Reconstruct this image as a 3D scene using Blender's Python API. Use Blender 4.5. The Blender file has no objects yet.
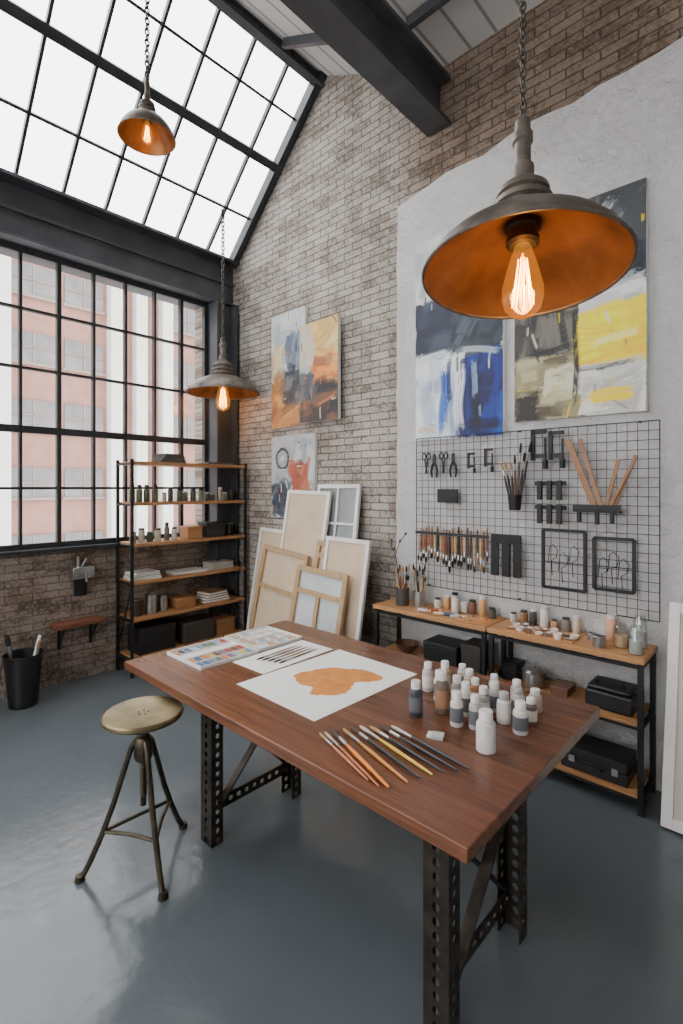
import bpy, math, random
import numpy as np
from mathutils import Vector, Matrix, Quaternion
import bmesh
random.seed(7); RS=np.random.RandomState(3)
COL=bpy.context.scene.collection

def C(r,g,b):
    f=lambda c:(c/255/12.92) if c/255<=.04045 else ((c/255+.055)/1.055)**2.4
    return (f(r),f(g),f(b),1)

# ---------------------------------------------------------------- mesh builder
class MB:
    def __init__(s): s.v=[];s.f=[];s.m=[]
    def add(s,vs,fs,mi=0):
        o=len(s.v); s.v+=[tuple(v) for v in vs]
        s.f+=[tuple(i+o for i in f) for f in fs]; s.m+=[mi]*len(fs); return s
    def box(s,x0,x1,y0,y1,z0,z1,mi=0,M=None):
        vs=[(x,y,z) for z in (z0,z1) for y in (y0,y1) for x in (x0,x1)]
        if M is not None: vs=[M@Vector(v) for v in vs]
        return s.add(vs,[(0,2,3,1),(4,5,7,6),(0,1,5,4),(2,6,7,3),(0,4,6,2),(1,3,7,5)],mi)
    def bar(s,p0,p1,w,h,up=(0,0,1),mi=0):
        p0=Vector(p0);p1=Vector(p1);d=(p1-p0).normalized();up=Vector(up)
        if abs(d.dot(up))>.98: up=Vector((0,1,0))
        a=d.cross(up).normalized();b=a.cross(d).normalized()
        vs=[]
        for p in (p0,p1):
            for sb in (-1,1):
                for sa in (-1,1): vs.append(p+a*sa*w/2+b*sb*h/2)
        return s.add(vs,[(0,2,3,1),(4,5,7,6),(0,1,5,4),(2,6,7,3),(0,4,6,2),(1,3,7,5)],mi)
    def cyl(s,p0,p1,r0,r1=None,n=14,mi=0,caps=True):
        if r1 is None: r1=r0
        p0=Vector(p0);p1=Vector(p1);d=(p1-p0).normalized()
        a=d.orthogonal().normalized();b=d.cross(a)
        vs=[]
        for p,r in((p0,r0),(p1,r1)):
            for i in range(n):
                t=2*math.pi*i/n; vs.append(p+(a*math.cos(t)+b*math.sin(t))*r)
        fs=[(i,(i+1)%n,n+(i+1)%n,n+i) for i in range(n)]
        if caps: fs+=[tuple(range(n-1,-1,-1)),tuple(range(n,2*n))]
        return s.add(vs,fs,mi)
    def lathe(s,prof,n=28,mi=0,c=(0,0,0),M=None,sx=1,sy=1):
        vs=[];k=len(prof)
        for r,z in prof:
            for i in range(n):
                t=2*math.pi*i/n
                v=Vector((c[0]+r*sx*math.cos(t),c[1]+r*sy*math.sin(t),c[2]+z)); vs.append(M@v if M is not None else v)
        fs=[]
        for j in range(k-1):
            for i in range(n):
                fs.append((j*n+i,j*n+(i+1)%n,(j+1)*n+(i+1)%n,(j+1)*n+i))
        if prof[0][0]>1e-4 and prof[0][1]!=prof[-1][1] : fs.append(tuple(range(n-1,-1,-1)))
        if prof[-1][0]>1e-4 and prof[0][1]!=prof[-1][1]: fs.append(tuple(range((k-1)*n,k*n)))
        return s.add(vs,fs,mi)
    def shell(s,prof,n=40,mi=0):
        vs=[];k=len(prof)
        for r,z in prof:
            for i in range(n):
                t=2*math.pi*i/n; vs.append((r*math.cos(t),r*math.sin(t),z))
        fs=[(j*n+i,j*n+(i+1)%n,(j+1)*n+(i+1)%n,(j+1)*n+i) for j in range(k-1) for i in range(n)]
        return s.add(vs,fs,mi)
    def tube(s,pts,r,n=8,mi=0,closed=False):
        pts=[Vector(p) for p in pts];k=len(pts);vs=[];prev=None
        for j,p in enumerate(pts):
            if closed: d=(pts[(j+1)%k]-pts[j-1]).normalized()
            else: d=(pts[min(j+1,k-1)]-pts[max(j-1,0)]).normalized()
            if prev is None: a=d.orthogonal().normalized()
            else: a=(prev-d*prev.dot(d)).normalized()
            prev=a;b=d.cross(a)
            rr=r[j] if isinstance(r,(list,tuple)) else r
            for i in range(n):
                t=2*math.pi*i/n; vs.append(p+(a*math.cos(t)+b*math.sin(t))*rr)
        fs=[]
        for j in range(k if closed else k-1):
            q=(j+1)%k
            for i in range(n): fs.append((j*n+i,j*n+(i+1)%n,q*n+(i+1)%n,q*n+i))
        if not closed: fs+=[tuple(range(n-1,-1,-1)),tuple(range((k-1)*n,k*n))]
        return s.add(vs,fs,mi)
    def prism(s,poly,axis,a,b,mi=0):
        n=len(poly);vs=[]
        for t in(a,b):
            for p in poly:
                vs.append((p[0],t,p[1]) if axis=='y' else ((t,p[0],p[1]) if axis=='x' else (p[0],p[1],t)))
        fs=[tuple(range(n-1,-1,-1)),tuple(range(n,2*n))]+[(i,(i+1)%n,n+(i+1)%n,n+i) for i in range(n)]
        return s.add(vs,fs,mi)
    def perf(s,o,L,W,T,pitch,hr,mi=0):
        o=Vector(o);L=Vector(L);W=Vector(W);T=Vector(T)
        n=max(1,round(L.length/pitch));p=L/n;pl=p.length;wl=W.length;pu=p.normalized();wu=W.normalized()
        for k in range(n):
            c=o+p*(k+.5)+W/2
            sq=[(1,0),(1,1),(0,1),(-1,1),(-1,0),(-1,-1),(0,-1),(1,-1)]
            out=[c+pu*a*pl/2+wu*b*wl/2 for a,b in sq]
            hol=[c+pu*hr*math.cos(i*math.pi/4)*1.15+wu*hr*math.sin(i*math.pi/4) for i in range(8)]
            vs=out+hol+[v+T for v in out]+[v+T for v in hol];fs=[]
            for i in range(8):
                j=(i+1)%8
                fs+=[(i,j,8+j,8+i),(16+i,24+i,24+j,16+j),(8+i,8+j,24+j,24+i)]
                if i in(1,2,5,6): fs.append((i,16+i,16+j,j))
            s.add(vs,fs,mi)
        return s
    def build(s,name,mats,parent=None,loc=(0,0,0),rot=None,bevel=0,label=None,category=None,kind=None,group=None,ang=35,recalc=True):
        me=bpy.data.meshes.new(name); me.from_pydata(s.v,[],s.f)
        if not isinstance(mats,(list,tuple)): mats=[mats]
        for m in mats: me.materials.append(m)
        me.polygons.foreach_set('material_index',s.m)
        if recalc:
            bm=bmesh.new();bm.from_mesh(me);bmesh.ops.recalc_face_normals(bm,faces=bm.faces);bm.to_mesh(me);bm.free()
        me.shade_smooth(); me.set_sharp_from_angle(angle=math.radians(ang)); me.update()
        ob=bpy.data.objects.new(name,me);COL.objects.link(ob)
        ob.location=loc
        if rot is not None:
            if isinstance(rot,Quaternion): ob.rotation_mode='QUATERNION';ob.rotation_quaternion=rot
            else: ob.rotation_euler=rot
        if parent: ob.parent=parent
        if bevel:
            m=ob.modifiers.new('bevel','BEVEL');m.width=bevel;m.segments=2;m.limit_method='ANGLE';m.angle_limit=.6
        tag(ob,label,category,kind,group); return ob

def tag(ob,label=None,category=None,kind=None,group=None):
    if label: ob['label']=label
    if category: ob['category']=category
    if kind: ob['kind']=kind
    if group: ob['group']=group
def thing(name,label,category,loc=(0,0,0),rot=None,group=None):
    e=bpy.data.objects.new(name,None);COL.objects.link(e);e.location=loc;e.empty_display_size=.05
    if rot is not None:
        if isinstance(rot,Quaternion): e.rotation_mode='QUATERNION';e.rotation_quaternion=rot
        else: e.rotation_euler=rot
    tag(e,label,category,None,group);return e

# ---------------------------------------------------------------- materials
class NT:
    def __init__(s,name):
        s.mat=bpy.data.materials.new(name);s.mat.use_nodes=True;s.nt=s.mat.node_tree
        s.bs=s.nt.nodes['Principled BSDF'];s.out=s.nt.nodes['Material Output']
    def n(s,t,**k):
        nd=s.nt.nodes.new(t)
        for a,b in k.items(): setattr(nd,a,b)
        return nd
    def l(s,a,b): s.nt.links.new(a,b)
    def mix(s,f,a,b,mode='MIX'):
        m=s.n('ShaderNodeMix',data_type='RGBA',blend_type=mode)
        for i,v in((0,f),(6,a),(7,b)):
            if hasattr(v,'links'): s.l(v,m.inputs[i])
            else: m.inputs[i].default_value=v
        return m.outputs[2]
    def ramp(s,f,a,b,ca=(0,0,0,1),cb=(1,1,1,1)):
        r=s.n('ShaderNodeValToRGB');r.color_ramp.elements[0].position=a;r.color_ramp.elements[1].position=b
        r.color_ramp.elements[0].color=ca;r.color_ramp.elements[1].color=cb;s.l(f,r.inputs[0]);return r.outputs[0]
    def noise(s,vec,scale,detail=4,rough=.55,dist=0):
        t=s.n('ShaderNodeTexNoise');t.inputs['Scale'].default_value=scale;t.inputs['Detail'].default_value=detail
        t.inputs['Roughness'].default_value=rough;t.inputs['Distortion'].default_value=dist
        if vec is not None: s.l(vec,t.inputs['Vector'])
        return t.outputs[0]
    def coord(s,sc=(1,1,1),rot=(0,0,0)):
        c=s.n('ShaderNodeTexCoord');m=s.n('ShaderNodeMapping');m.inputs['Scale'].default_value=sc;m.inputs['Rotation'].default_value=rot
        s.l(c.outputs['Object'],m.inputs[0]);return m.outputs[0]
    def bump(s,h,st=.3,dist=.01):
        b=s.n('ShaderNodeBump');b.inputs['Strength'].default_value=st;b.inputs['Distance'].default_value=dist
        s.l(h,b.inputs['Height']);s.l(b.outputs[0],s.bs.inputs['Normal'])
    def set(s,**k):
        for a,v in k.items():
            i=s.bs.inputs[a.replace('_',' ')]
            if hasattr(v,'links'): s.l(v,i)
            else: i.default_value=v
_cache={}
def mk(name,c1,c2=None,scale=8,rough=.5,metal=0,bump=0,bscale=60,sc=(1,1,1)):
    if name in _cache: return _cache[name]
    t=NT(name)
    if c2 is None: c2=tuple(min(1,x*.82) for x in c1[:3])+(1,)
    v=t.coord(sc);f=t.ramp(t.noise(v,scale),.35,.68)
    t.set(Base_Color=t.mix(f,c1,c2),Roughness=rough,Metallic=metal)
    if bump: t.bump(t.noise(v,bscale),bump,.004)
    _cache[name]=t.mat;return t.mat
def emis(name,c,st):
    t=NT(name);t.set(Base_Color=c,Roughness=.5);t.bs.inputs['Emission Color'].default_value=c;t.bs.inputs['Emission Strength'].default_value=st
    return t.mat
def glassm(name,tint=(1,1,1,1),fac=.08,rough=.02,em=None):
    t=NT(name);tr=t.n('ShaderNodeBsdfTransparent');tr.inputs[0].default_value=tint
    g=t.n('ShaderNodeBsdfGlossy');g.inputs['Roughness'].default_value=rough
    m=t.n('ShaderNodeMixShader');m.inputs[0].default_value=fac
    t.l(tr.outputs[0],m.inputs[1]);t.l(g.outputs[0],m.inputs[2]);o=m.outputs[0]
    if em:
        ee=t.n('ShaderNodeEmission');ee.inputs[0].default_value=em[0];ee.inputs[1].default_value=em[1]
        ad=t.n('ShaderNodeAddShader');t.l(o,ad.inputs[0]);t.l(ee.outputs[0],ad.inputs[1]);o=ad.outputs[0]
    t.l(o,t.out.inputs[0]);return t.mat

def brick(name,axis,tan,brn,mort,white,wash=.5,dark=None):
    t=NT(name);c=t.n('ShaderNodeTexCoord');sp=t.n('ShaderNodeSeparateXYZ');t.l(c.outputs['Object'],sp.inputs[0])
    cb=t.n('ShaderNodeCombineXYZ');t.l(sp.outputs[0 if axis=='x' else 1],cb.inputs[0]);t.l(sp.outputs[2],cb.inputs[1])
    v=cb.outputs[0]
    nv=t.n('ShaderNodeTexNoise');nv.inputs['Scale'].default_value=18;nv.inputs['Detail'].default_value=4;t.l(v,nv.inputs['Vector'])
    sub=t.n('ShaderNodeVectorMath',operation='MULTIPLY_ADD');t.l(nv.outputs['Color'],sub.inputs[0]);sub.inputs[1].default_value=(.012,.012,0);t.l(v,sub.inputs[2])
    v2=sub.outputs[0]
    b=t.n('ShaderNodeTexBrick');b.inputs['Scale'].default_value=1;b.inputs['Brick Width'].default_value=.2;b.inputs['Row Height'].default_value=.063
    b.inputs['Mortar Size'].default_value=.005;b.inputs['Mortar Smooth'].default_value=.35;b.inputs['Bias'].default_value=-.05
    b.inputs['Color1'].default_value=tan;b.inputs['Color2'].default_value=brn;b.inputs['Mortar'].default_value=mort;t.l(v2,b.inputs['Vector'])
    col=b.outputs['Color']
    n2=t.noise(v,3.2,6,.7);n4=t.noise(v,34,4,.65)
    ad=t.n('ShaderNodeMath',operation='MULTIPLY_ADD');t.l(n4,ad.inputs[0]);ad.inputs[1].default_value=.9;t.l(n2,ad.inputs[2])
    wf=t.ramp(ad.outputs[0],.86,1.02)
    wm=t.n('ShaderNodeMath',operation='MULTIPLY');t.l(wf,wm.inputs[0]);wm.inputs[1].default_value=wash
    fm=t.n('ShaderNodeMath',operation='MULTIPLY_ADD');t.l(b.outputs['Fac'],fm.inputs[0]);fm.inputs[1].default_value=-.7;fm.inputs[2].default_value=1
    wm2=t.n('ShaderNodeMath',operation='MULTIPLY');t.l(wm.outputs[0],wm2.inputs[0]);t.l(fm.outputs[0],wm2.inputs[1])
    col=t.mix(wm2.outputs[0],col,white)
    n1=t.noise(v,60,5,.75);col=t.mix(.7,col,t.ramp(n1,.28,.6,(.48,.47,.45,1),(1.08,1.08,1.08,1)),'MULTIPLY')
    n5=t.noise(v,1.6,4,.6);col=t.mix(.5,col,t.ramp(n5,.35,.65,(.68,.65,.62,1),(1.05,1.05,1.05,1)),'MULTIPLY')
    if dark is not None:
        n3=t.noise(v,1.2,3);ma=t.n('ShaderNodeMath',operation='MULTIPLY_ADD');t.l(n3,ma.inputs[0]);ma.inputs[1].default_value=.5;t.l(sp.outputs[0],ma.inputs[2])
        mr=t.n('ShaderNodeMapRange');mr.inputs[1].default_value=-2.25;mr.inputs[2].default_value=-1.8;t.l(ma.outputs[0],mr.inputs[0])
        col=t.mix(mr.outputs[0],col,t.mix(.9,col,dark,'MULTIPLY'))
    t.set(Base_Color=col,Roughness=.92)
    h=t.n('ShaderNodeMath',operation='MULTIPLY_ADD');t.l(n4,h.inputs[0]);h.inputs[1].default_value=.6
    inv=t.n('ShaderNodeMath',operation='SUBTRACT');inv.inputs[0].default_value=1;t.l(b.outputs['Fac'],inv.inputs[1]);t.l(inv.outputs[0],h.inputs[2])
    t.bump(h.outputs[0],1,.018);return t.mat
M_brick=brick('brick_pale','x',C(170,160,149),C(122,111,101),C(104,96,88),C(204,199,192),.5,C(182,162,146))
M_brickL=brick('brick_brown','y',C(140,118,102),C(90,75,64),C(98,89,80),C(178,168,158),.45)

def wood(name,a,b,sc,plank=None,rough=.4,lo=.3,hi=.72):
    t=NT(name);v=t.coord(sc);g=t.ramp(t.noise(v,6,7,.65,.9),lo,hi);g2=t.ramp(t.noise(v,26,4,.6),.35,.7)
    col=t.mix(g,a,b);col=t.mix(t.mix(.3,(0,0,0,1),g2),col,t.mix(.5,a,(0,0,0,1)))
    if plank:
        c=t.coord((1,1,1));br=t.n('ShaderNodeTexBrick');br.inputs['Scale'].default_value=1
        br.inputs['Brick Width'].default_value=plank[0];br.inputs['Row Height'].default_value=plank[1];br.inputs['Mortar Size'].default_value=.0008
        br.inputs['Color1'].default_value=(.72,.69,.66,1);br.inputs['Color2'].default_value=(1.06,1.03,1.0,1);br.inputs['Mortar'].default_value=(.45,.43,.41,1)
        t.l(c,br.inputs['Vector']);col=t.mix(1,col,br.outputs['Color'],'MULTIPLY')
    t.set(Base_Color=col,Roughness=rough);t.bump(g2,.08,.0012);return t.mat
M_walnut=wood('walnut',C(134,86,60),C(78,48,35),(.3,5.5,5.5),(1.3,.13),.26,.28,.74)
M_shelfwY=wood('shelf_wood_y',C(192,142,94),C(146,100,62),(9,.8,9),None,.5)
M_shelfwX=wood('shelf_wood_x',C(198,146,96),C(154,106,64),(.8,9,9),None,.5)
M_redwood=wood('red_wood',C(140,84,58),C(95,56,40),(9,.8,9),None,.6)
M_pine=wood('pine',C(200,168,128),C(168,132,92),(6,6,1.2),None,.6)
M_darkw=wood('dark_wood',C(110,76,50),C(70,48,34),(6,6,1.2),None,.6)
M_redish=wood('ruler_wood',C(166,120,82),C(124,84,56),(6,6,1.2),None,.5)
M_steel=mk('dark_steel',C(54,56,59),C(40,42,45),6,.45,.3,.15)
M_steelb=mk('grey_blue_steel',C(80,82,86),C(62,64,68),3,.5,.2,.1)
M_black=mk('black_metal',C(36,36,37),C(26,26,27),10,.5,.3)
M_leg=mk('oiled_bronze_steel',C(76,68,59),C(48,44,40),14,.42,.7,.2)
M_brass=mk('aged_brass',C(150,136,100),C(108,97,72),9,.34,.85,.1)
M_stool=mk('stool_bronze',C(88,80,64),C(58,53,45),12,.42,.75,.1)
M_plastic_b=mk('black_plastic',C(32,33,35),C(24,24,26),6,.4)
M_white=mk('white_paint',C(232,230,225),C(218,215,209),5,.6,0,.1)
M_paper=mk('paper',C(242,242,240),C(236,235,232),4,.85,0,.05)
M_dpaper=mk('dark_page_block',C(104,100,94),C(84,80,76),4,.85)
M_linen=mk('linen',C(212,191,164),C(202,179,151),6,.9)
M_kraft=mk('kraft_sheet',C(205,145,92),C(190,130,80),10,.8)
M_silver=mk('silver_metal',C(190,190,188),C(150,150,150),10,.3,.9)
M_glass=glassm('window_glass',(.97,.98,.98,1),.015)
M_jar=glassm('jar_glass',(.86,.9,.88,1),.16)
M_bulb=glassm('amber_bulb_glass',(1,.68,.3,1),.1,.02,((1,.42,.06,1),.22))
M_fil=emis('glowing_filament',(1,.62,.22,1),18)
M_bulbglow=emis('warm_glow_core',(1,.45,.1,1),6)
M_shade=mk('weathered_lamp_metal',C(120,111,101),C(76,70,64),16,.45,.5,.25,40)
M_copper=mk('copper_inside',C(138,96,56),C(100,69,41),9,.4,.6,.12,45)
M_chain=mk('chain_metal',C(96,90,82),C(64,60,55),30,.4,.8)

t=NT('plaster_white');v=t.coord();a=t.noise(v,3,6,.6);b=t.noise(v,14,7,.72,.6)
t.set(Base_Color=t.mix(t.ramp(a,.35,.7),C(214,213,212),C(198,197,196)),Roughness=.85)
ad=t.n('ShaderNodeMath',operation='ADD');t.l(a,ad.inputs[0]);t.l(b,ad.inputs[1]);t.bump(ad.outputs[0],.9,.04);M_plaster=t.mat
t=NT('epoxy_floor');v=t.coord();a=t.noise(v,1.1,5,.6,.5);b=t.noise(v,17,3,.5,.3)
t.set(Base_Color=t.mix(t.ramp(a,.3,.7),C(96,103,108),C(86,93,98)),Roughness=t.mix(t.ramp(b,.3,.7),(.15,.15,.15,1),(.21,.21,.21,1)))
t.bs.inputs['Specular IOR Level'].default_value=.55
t.bump(b,.15,.009);M_floor=t.mat
t=NT('ceiling_board');v=t.coord((1,1,1));w=t.n('ShaderNodeTexWave',wave_type='BANDS',bands_direction='X');w.inputs['Scale'].default_value=1.6;t.l(v,w.inputs['Vector'])
t.set(Base_Color=t.mix(t.ramp(w.outputs[1],.0,.06),C(140,140,138),C(210,209,206)),Roughness=.8);M_ceil=t.mat

def plain(c,rough=.45,metal=0):
    k='paint_%02x%02x%02x_%d'%(int(c[0]*255),int(c[1]*255),int(c[2]*255),int(rough*10)+int(metal*100))
    return mk(k,c,None,12,rough,metal)

# ================================================================= ROOM SHELL
XW=-4.72; YW=3.27
RX,RZ=-3.27,5.55
SLP=(RZ-4.17)/(RX+4.72)
MB().box(XW-.3,2.2,-3.0,YW+.3,-.1,0).build('floor',M_floor,kind='structure')
roofpoly=[(-5.02,0),(2.2,0),(2.2,4.95),(-2.0,4.95),(RX,RZ+.03),(-4.72,4.19),(-5.02,4.19)]
MB().prism(roofpoly,'y',YW,YW+.3).build('wall_back',M_brick,kind='structure')
mb=MB().box(-5.02,2.2,-3.0,-2.8,0,1.2).prism([(-5.02,3.9),(2.2,3.9),(2.2,4.95),(-2.0,4.95),(RX,RZ+.03),(-4.72,4.2),(-5.02,4.19)],'y',-3.0,-2.8)
mb.box(-5.02,-3.2,-3.0,-2.8,1.2,3.9).box(1.0,2.2,-3.0,-2.8,1.2,3.9);mb.build('wall_front',M_plaster,kind='structure')  # unseen end wall, its opening added to let fill light in
mb=MB()
for i in range(7): mb.box(-3.2+i*.7-.02,-3.2+i*.7+.02,-2.92,-2.87,1.2,3.9)
for z in(1.22,1.9,2.55,3.2,3.88): mb.box(-3.2,1.0,-2.92,-2.87,z-.02,z+.02)
mb.build('added_fill_window',M_steel,kind='structure')  # bars of the added opening behind the camera, there for fill light
MB().box(2.2,2.4,-3.0,YW,0,4.95).build('wall_right',M_plaster,kind='structure')
MB().box(XW-.3,XW,-2.8,YW,0,1.15).box(XW-.3,XW-.02,2.98,YW,1.15,3.68).build('wall_left',M_brickL,kind='structure')
pts=[]
n=26
for i in range(n): pts.append((-2.415+RS.uniform(-.012,.012),i*3.96/n))
for i in range(30):
    xx=-2.41+i*4.5/30;pts.append((xx,3.97+.1*(xx+2.41)+RS.uniform(-.03,.03)+.02*math.sin(i)))
pts.append((2.2,4.4));pts.append((2.2,0))
MB().prism(pts,'y',YW-.016,YW).build('trim_1',M_plaster,kind='structure')
cp=[(RX,RZ-.05),(-2.0,4.86),(2.2,4.86),(2.2,4.96),(-1.98,4.96),(RX,RZ+.06)]
MB().prism(cp,'y',-2.8,YW).build('ceiling',M_ceil,kind='structure')
mb=MB()
for y in (.35,1.15,1.95,2.75):
    mb.bar((RX+.05,y,RZ-.11),(-2.03,y,4.82),.04,.07); mb.bar((-1.95,y,4.8),(2.1,y,4.8),.04,.07)
mb.build('trim_2',M_steelb,kind='structure')
def hbeam(mb,x0,x1,z0,z1,y0,y1,tf=.025):
    xm=(x0+x1)/2
    mb.box(x0,x1,y0,y1,z0,z0+tf).box(x0,x1,y0,y1,z1-tf,z1).box(xm-.012,xm+.012,y0,y1,z0+tf,z1-tf)
mb=MB();hbeam(mb,-2.12,-1.92,4.38,4.74,-2.8,YW-.02,.03)
mb.build('trim_3',M_steelb,kind='structure')
mb=MB();hbeam(mb,RX-.06,RX+.02,RZ-.15,RZ-.05,-2.8,YW-.001,.015)
mb.build('trim_4',M_steelb,kind='structure')
mb=MB();mb.box(XW-.3,XW-.02,-2.8,YW,3.68,4.18).box(XW-.05,XW+.12,-2.8,YW-.001,3.69,3.71).box(XW-.05,XW+.15,-2.8,YW-.001,4.15,4.18).box(XW-.02,XW+.02,-2.8,YW-.001,3.71,4.15)
mb.box(XW,XW+.05,-2.8,YW-.001,3.93,3.955)
mb.build('trim_5',M_steelb,kind='structure',bevel=.004)
mb=MB();mb.box(XW-.01,XW+.16,2.97,3.0,0,3.68).box(XW-.01,XW+.16,3.2,3.23,0,3.68).box(XW+.06,XW+.08,3.0,3.2,0,3.68)
mb.build('trim_6',M_steelb,kind='structure')
ys=[2.95-.29*i for i in range(20)]
zs=[1.2,1.69,2.18,2.69,3.18,3.66]
mb=MB()
for i,y in enumerate(ys):
    w=.05 if i in(0,) else (.034 if i%4==1 else .022)
    mb.box(XW-.06,XW-.01,y-w/2,y+w/2,1.17,3.68)
for z in zs:
    w=.06 if abs(z-2.18)<.01 else (.05 if z in(1.2,3.66) else .022)
    mb.box(XW-.055,XW-.015,-2.6,2.97,z-w/2,z+w/2)
mb.box(XW-.12,XW+.07,-2.8,2.98,1.15,1.18)
w1=mb.build('window_1',M_steel,kind='structure')
MB().box(XW-.045,XW-.04,-2.6,2.95,1.18,3.66).build('glass_panes',M_glass,parent=w1)
def sl(x,off=0):
    return (x+off*.7, 4.17+(x+4.72)*SLP-off*.7)
mb=MB()
for i in range(17):
    y=2.9-.35*i
    p0=sl(-4.7,.03);p1=sl(RX-.02,.03);mb.bar((p0[0],y,p0[1]),(p1[0],y,p1[1]),.022,.045)
for x,w,h,o in((-4.32,.022,.035,.03),(-3.92,.075,.075,.05),(-3.6,.022,.035,.03)):
    p=sl(x,o);mb.bar((p[0],-2.8,p[1]),(p[0],YW-.002,p[1]),w,h,(-.7,0,.72))
p0=sl(-4.7,.05);p1=sl(RX,.05)
mb.bar((p0[0],YW-.05,p0[1]),(p1[0],YW-.05,p1[1]),.07,.1)
w2=mb.build('window_2',M_steel,kind='structure')
p0=sl(-4.72,-.002);p1=sl(RX,-.002)
MB().add([(p0[0],-2.8,p0[1]),(p1[0],-2.8,p1[1]),(p1[0],YW,p1[1]),(p0[0],YW,p0[1])],[(0,1,2,3)]).build('glass_panes',M_glass,parent=w2)

# ================================================================= OUTSIDE BUILDING
XB=-16
t=NT('hazy_pink_facade');v=t.coord();t.set(Base_Color=t.mix(t.ramp(t.noise(v,3),.3,.7),C(143,106,93),C(128,94,82)),Roughness=.9);M_fac=t.mat
M_pil=mk('pale_stone',C(196,192,188),C(184,180,176),2,.9)
M_owin=mk('hazy_window_glass',C(88,85,85),C(112,108,106),1.5,.3)
M_ofr=mk('hazy_window_frame',C(132,118,110),C(122,108,100),2,.9)
nb=thing('neighbouring_building','pale pink brick office building with white stone pilasters outside the window','building',(XB,6,-12))
MB().box(-6,0,-16,12,0,21.2).build('facade',M_fac,parent=nb)
pm=MB().box(0,.35,-.18,.18,0,21.2)
first=None
for k,y in enumerate((-9.6,-7.2,-4.8,-2.4,.6,1.4,2.3,4.1,6.2)):
    if first is None: first=pm.build('pilaster',M_pil,parent=nb,loc=(0,y,0))
    else:
        o=first.copy();o.location=(0,y,0);COL.objects.link(o)
wm=MB().box(-.05,.05,-.55,.55,0,.85,0).box(.05,.08,-.55,.55,.41,.44,1).box(.05,.08,-.02,.02,0,.85,1).box(.0,.1,-.6,.6,-.07,0,1)
fw=None
for r in range(6):
    for y in (-8.4,-6.0,-3.6,-1.6,-.25,3.2,5.15):
        z=9.6+r*1.9
        if fw is None: fw=wm.build('office_window',[M_owin,M_ofr],parent=nb,loc=(0,y,z));
        else:
            o=fw.copy();COL.objects.link(o);o.location=(0,y,z)

# ================================================================= PENDANT LAMPS
def lamp(px,py,rz,R,top,tilt,label,zs=1.0,power=4,hook=False,lk=1.0,deep=1.0):
    s=R/.23
    e=thing('pendant_lamp',label,'lamp',(px,py,rz))
    q=Quaternion()
    if tilt:
        d=Vector((px,py,0)).normalized();q=Quaternion(Vector((0,0,1)).cross(d),math.radians(tilt))
    def b(mb,name,mats,**k):
        return mb.build(name,mats,parent=e,rot=q,**k)
    P=lambda pr:[(r*s,z*s*zs) for r,z in pr]
    dz=.128*deep
    outer=[(.23,0),(.2295,.006),(.217,.22*dz),(.192,.44*dz),(.158,.65*dz),(.12,.81*dz),(.085,.93*dz),(.06,dz)]
    inner=[(.226,.002),(.2135,.17*dz),(.188,.39*dz),(.154,.6*dz),(.116,.76*dz),(.082,.88*dz),(.03,.95*dz)]
    sh=MB().shell(P(outer),56,0).shell(P(inner),56,1)
    sh.tube([(R*math.cos(a*math.pi/24),R*math.sin(a*math.pi/24),0) for a in range(48)],.0045*s,6,0,True)
    S=b(sh,'lamp_shade',[M_shade,M_copper],recalc=False)
    o_=dz-.004
    prof=[(.062,0),(.072,.008),(.072,.021),(.06,.026),(.06,.033),(.069,.038),(.069,.05),(.054,.055),(.054,.062),(.062,.067),(.06,.08),(.038,.1),(.026,.11),(.026,.145),(.019,.151),(.019,.205),(.024,.21),(.024,.23),(.018,.235),(.018,.265),(.01,.275),(0,.277)]
    b(MB().lathe(P([(r,z+o_) for r,z in prof]),28),'lamp_neck',M_shade)
    prof=[(0,.055),(.04,.055),(.04,.042),(.034,.037),(.034,.022),(.038,.018),(.038,.006),(.03,0),(0,0)]
    so=dz*.95-.055
    b(MB().lathe(P([(r,z+so) for r,z in prof]),20),'socket',M_leg)
    prof=[(.018,.1),(.021,.088),(.027,.07),(.038,.03),(.046,-.005),(.047,-.03),(.04,-.055),(.026,-.07),(.012,-.077),(0,-.079)]
    bo=so*zs-.1+.002
    B=b(MB().shell([(r*s,(z+bo)*s) for r,z in prof],24),'light_bulb',M_bulb)
    f=MB()
    for k in range(8):
        a=k*math.pi/4;r=.017*s
        f.cyl((r*.6*math.cos(a),r*.6*math.sin(a),(.065+bo)*s),(r*1.4*math.cos(a+.3),r*1.4*math.sin(a+.3),(-.05+bo)*s),.0013*s,n=5)
    f.cyl((0,0,(.08+bo)*s),(0,0,(-.01+bo)*s),.0025*s,n=6,mi=1)
    f.build('filament',[M_fil,M_bulbglow],parent=B)
    topc=q@Vector((0,0,(o_+.273)*s*zs));ch=MB();L=top-rz-topc.z;ll=.034*max(.8,s*.8)*lk;nl=int(L/(ll*.72));ll=L/nl/.72
    for k in range(nl):
        z=topc.z+(k+.5)*ll*.72
        dx,dy=((1,0) if k%2 else (0,1));w=ll*.28;h=ll*.36
        pts=[(topc.x+dx*w*math.cos(a*math.pi/5),topc.y+dy*w*math.cos(a*math.pi/5),z+h*math.sin(a*math.pi/5)*1.25) for a in range(10)]
        ch.tube(pts,ll*.11,5,0,True)
    ch.build('chain',M_chain,parent=e)
    rr=.02 if hook else .05*s
    MB().cyl((topc.x,topc.y,top-rz-.03),(topc.x,topc.y,top-rz),rr,rr,20).build('ceiling_canopy',M_shade,parent=e)
    ld=bpy.data.lights.new('bulb_light','POINT');ld.energy=power;ld.color=(1,.6,.27);ld.shadow_soft_size=.03*s
    lo=bpy.data.objects.new('bulb_light',ld);COL.objects.link(lo);lo.parent=e;lo.location=q@Vector((0,0,(bo-.0)*s))
    return e
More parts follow.
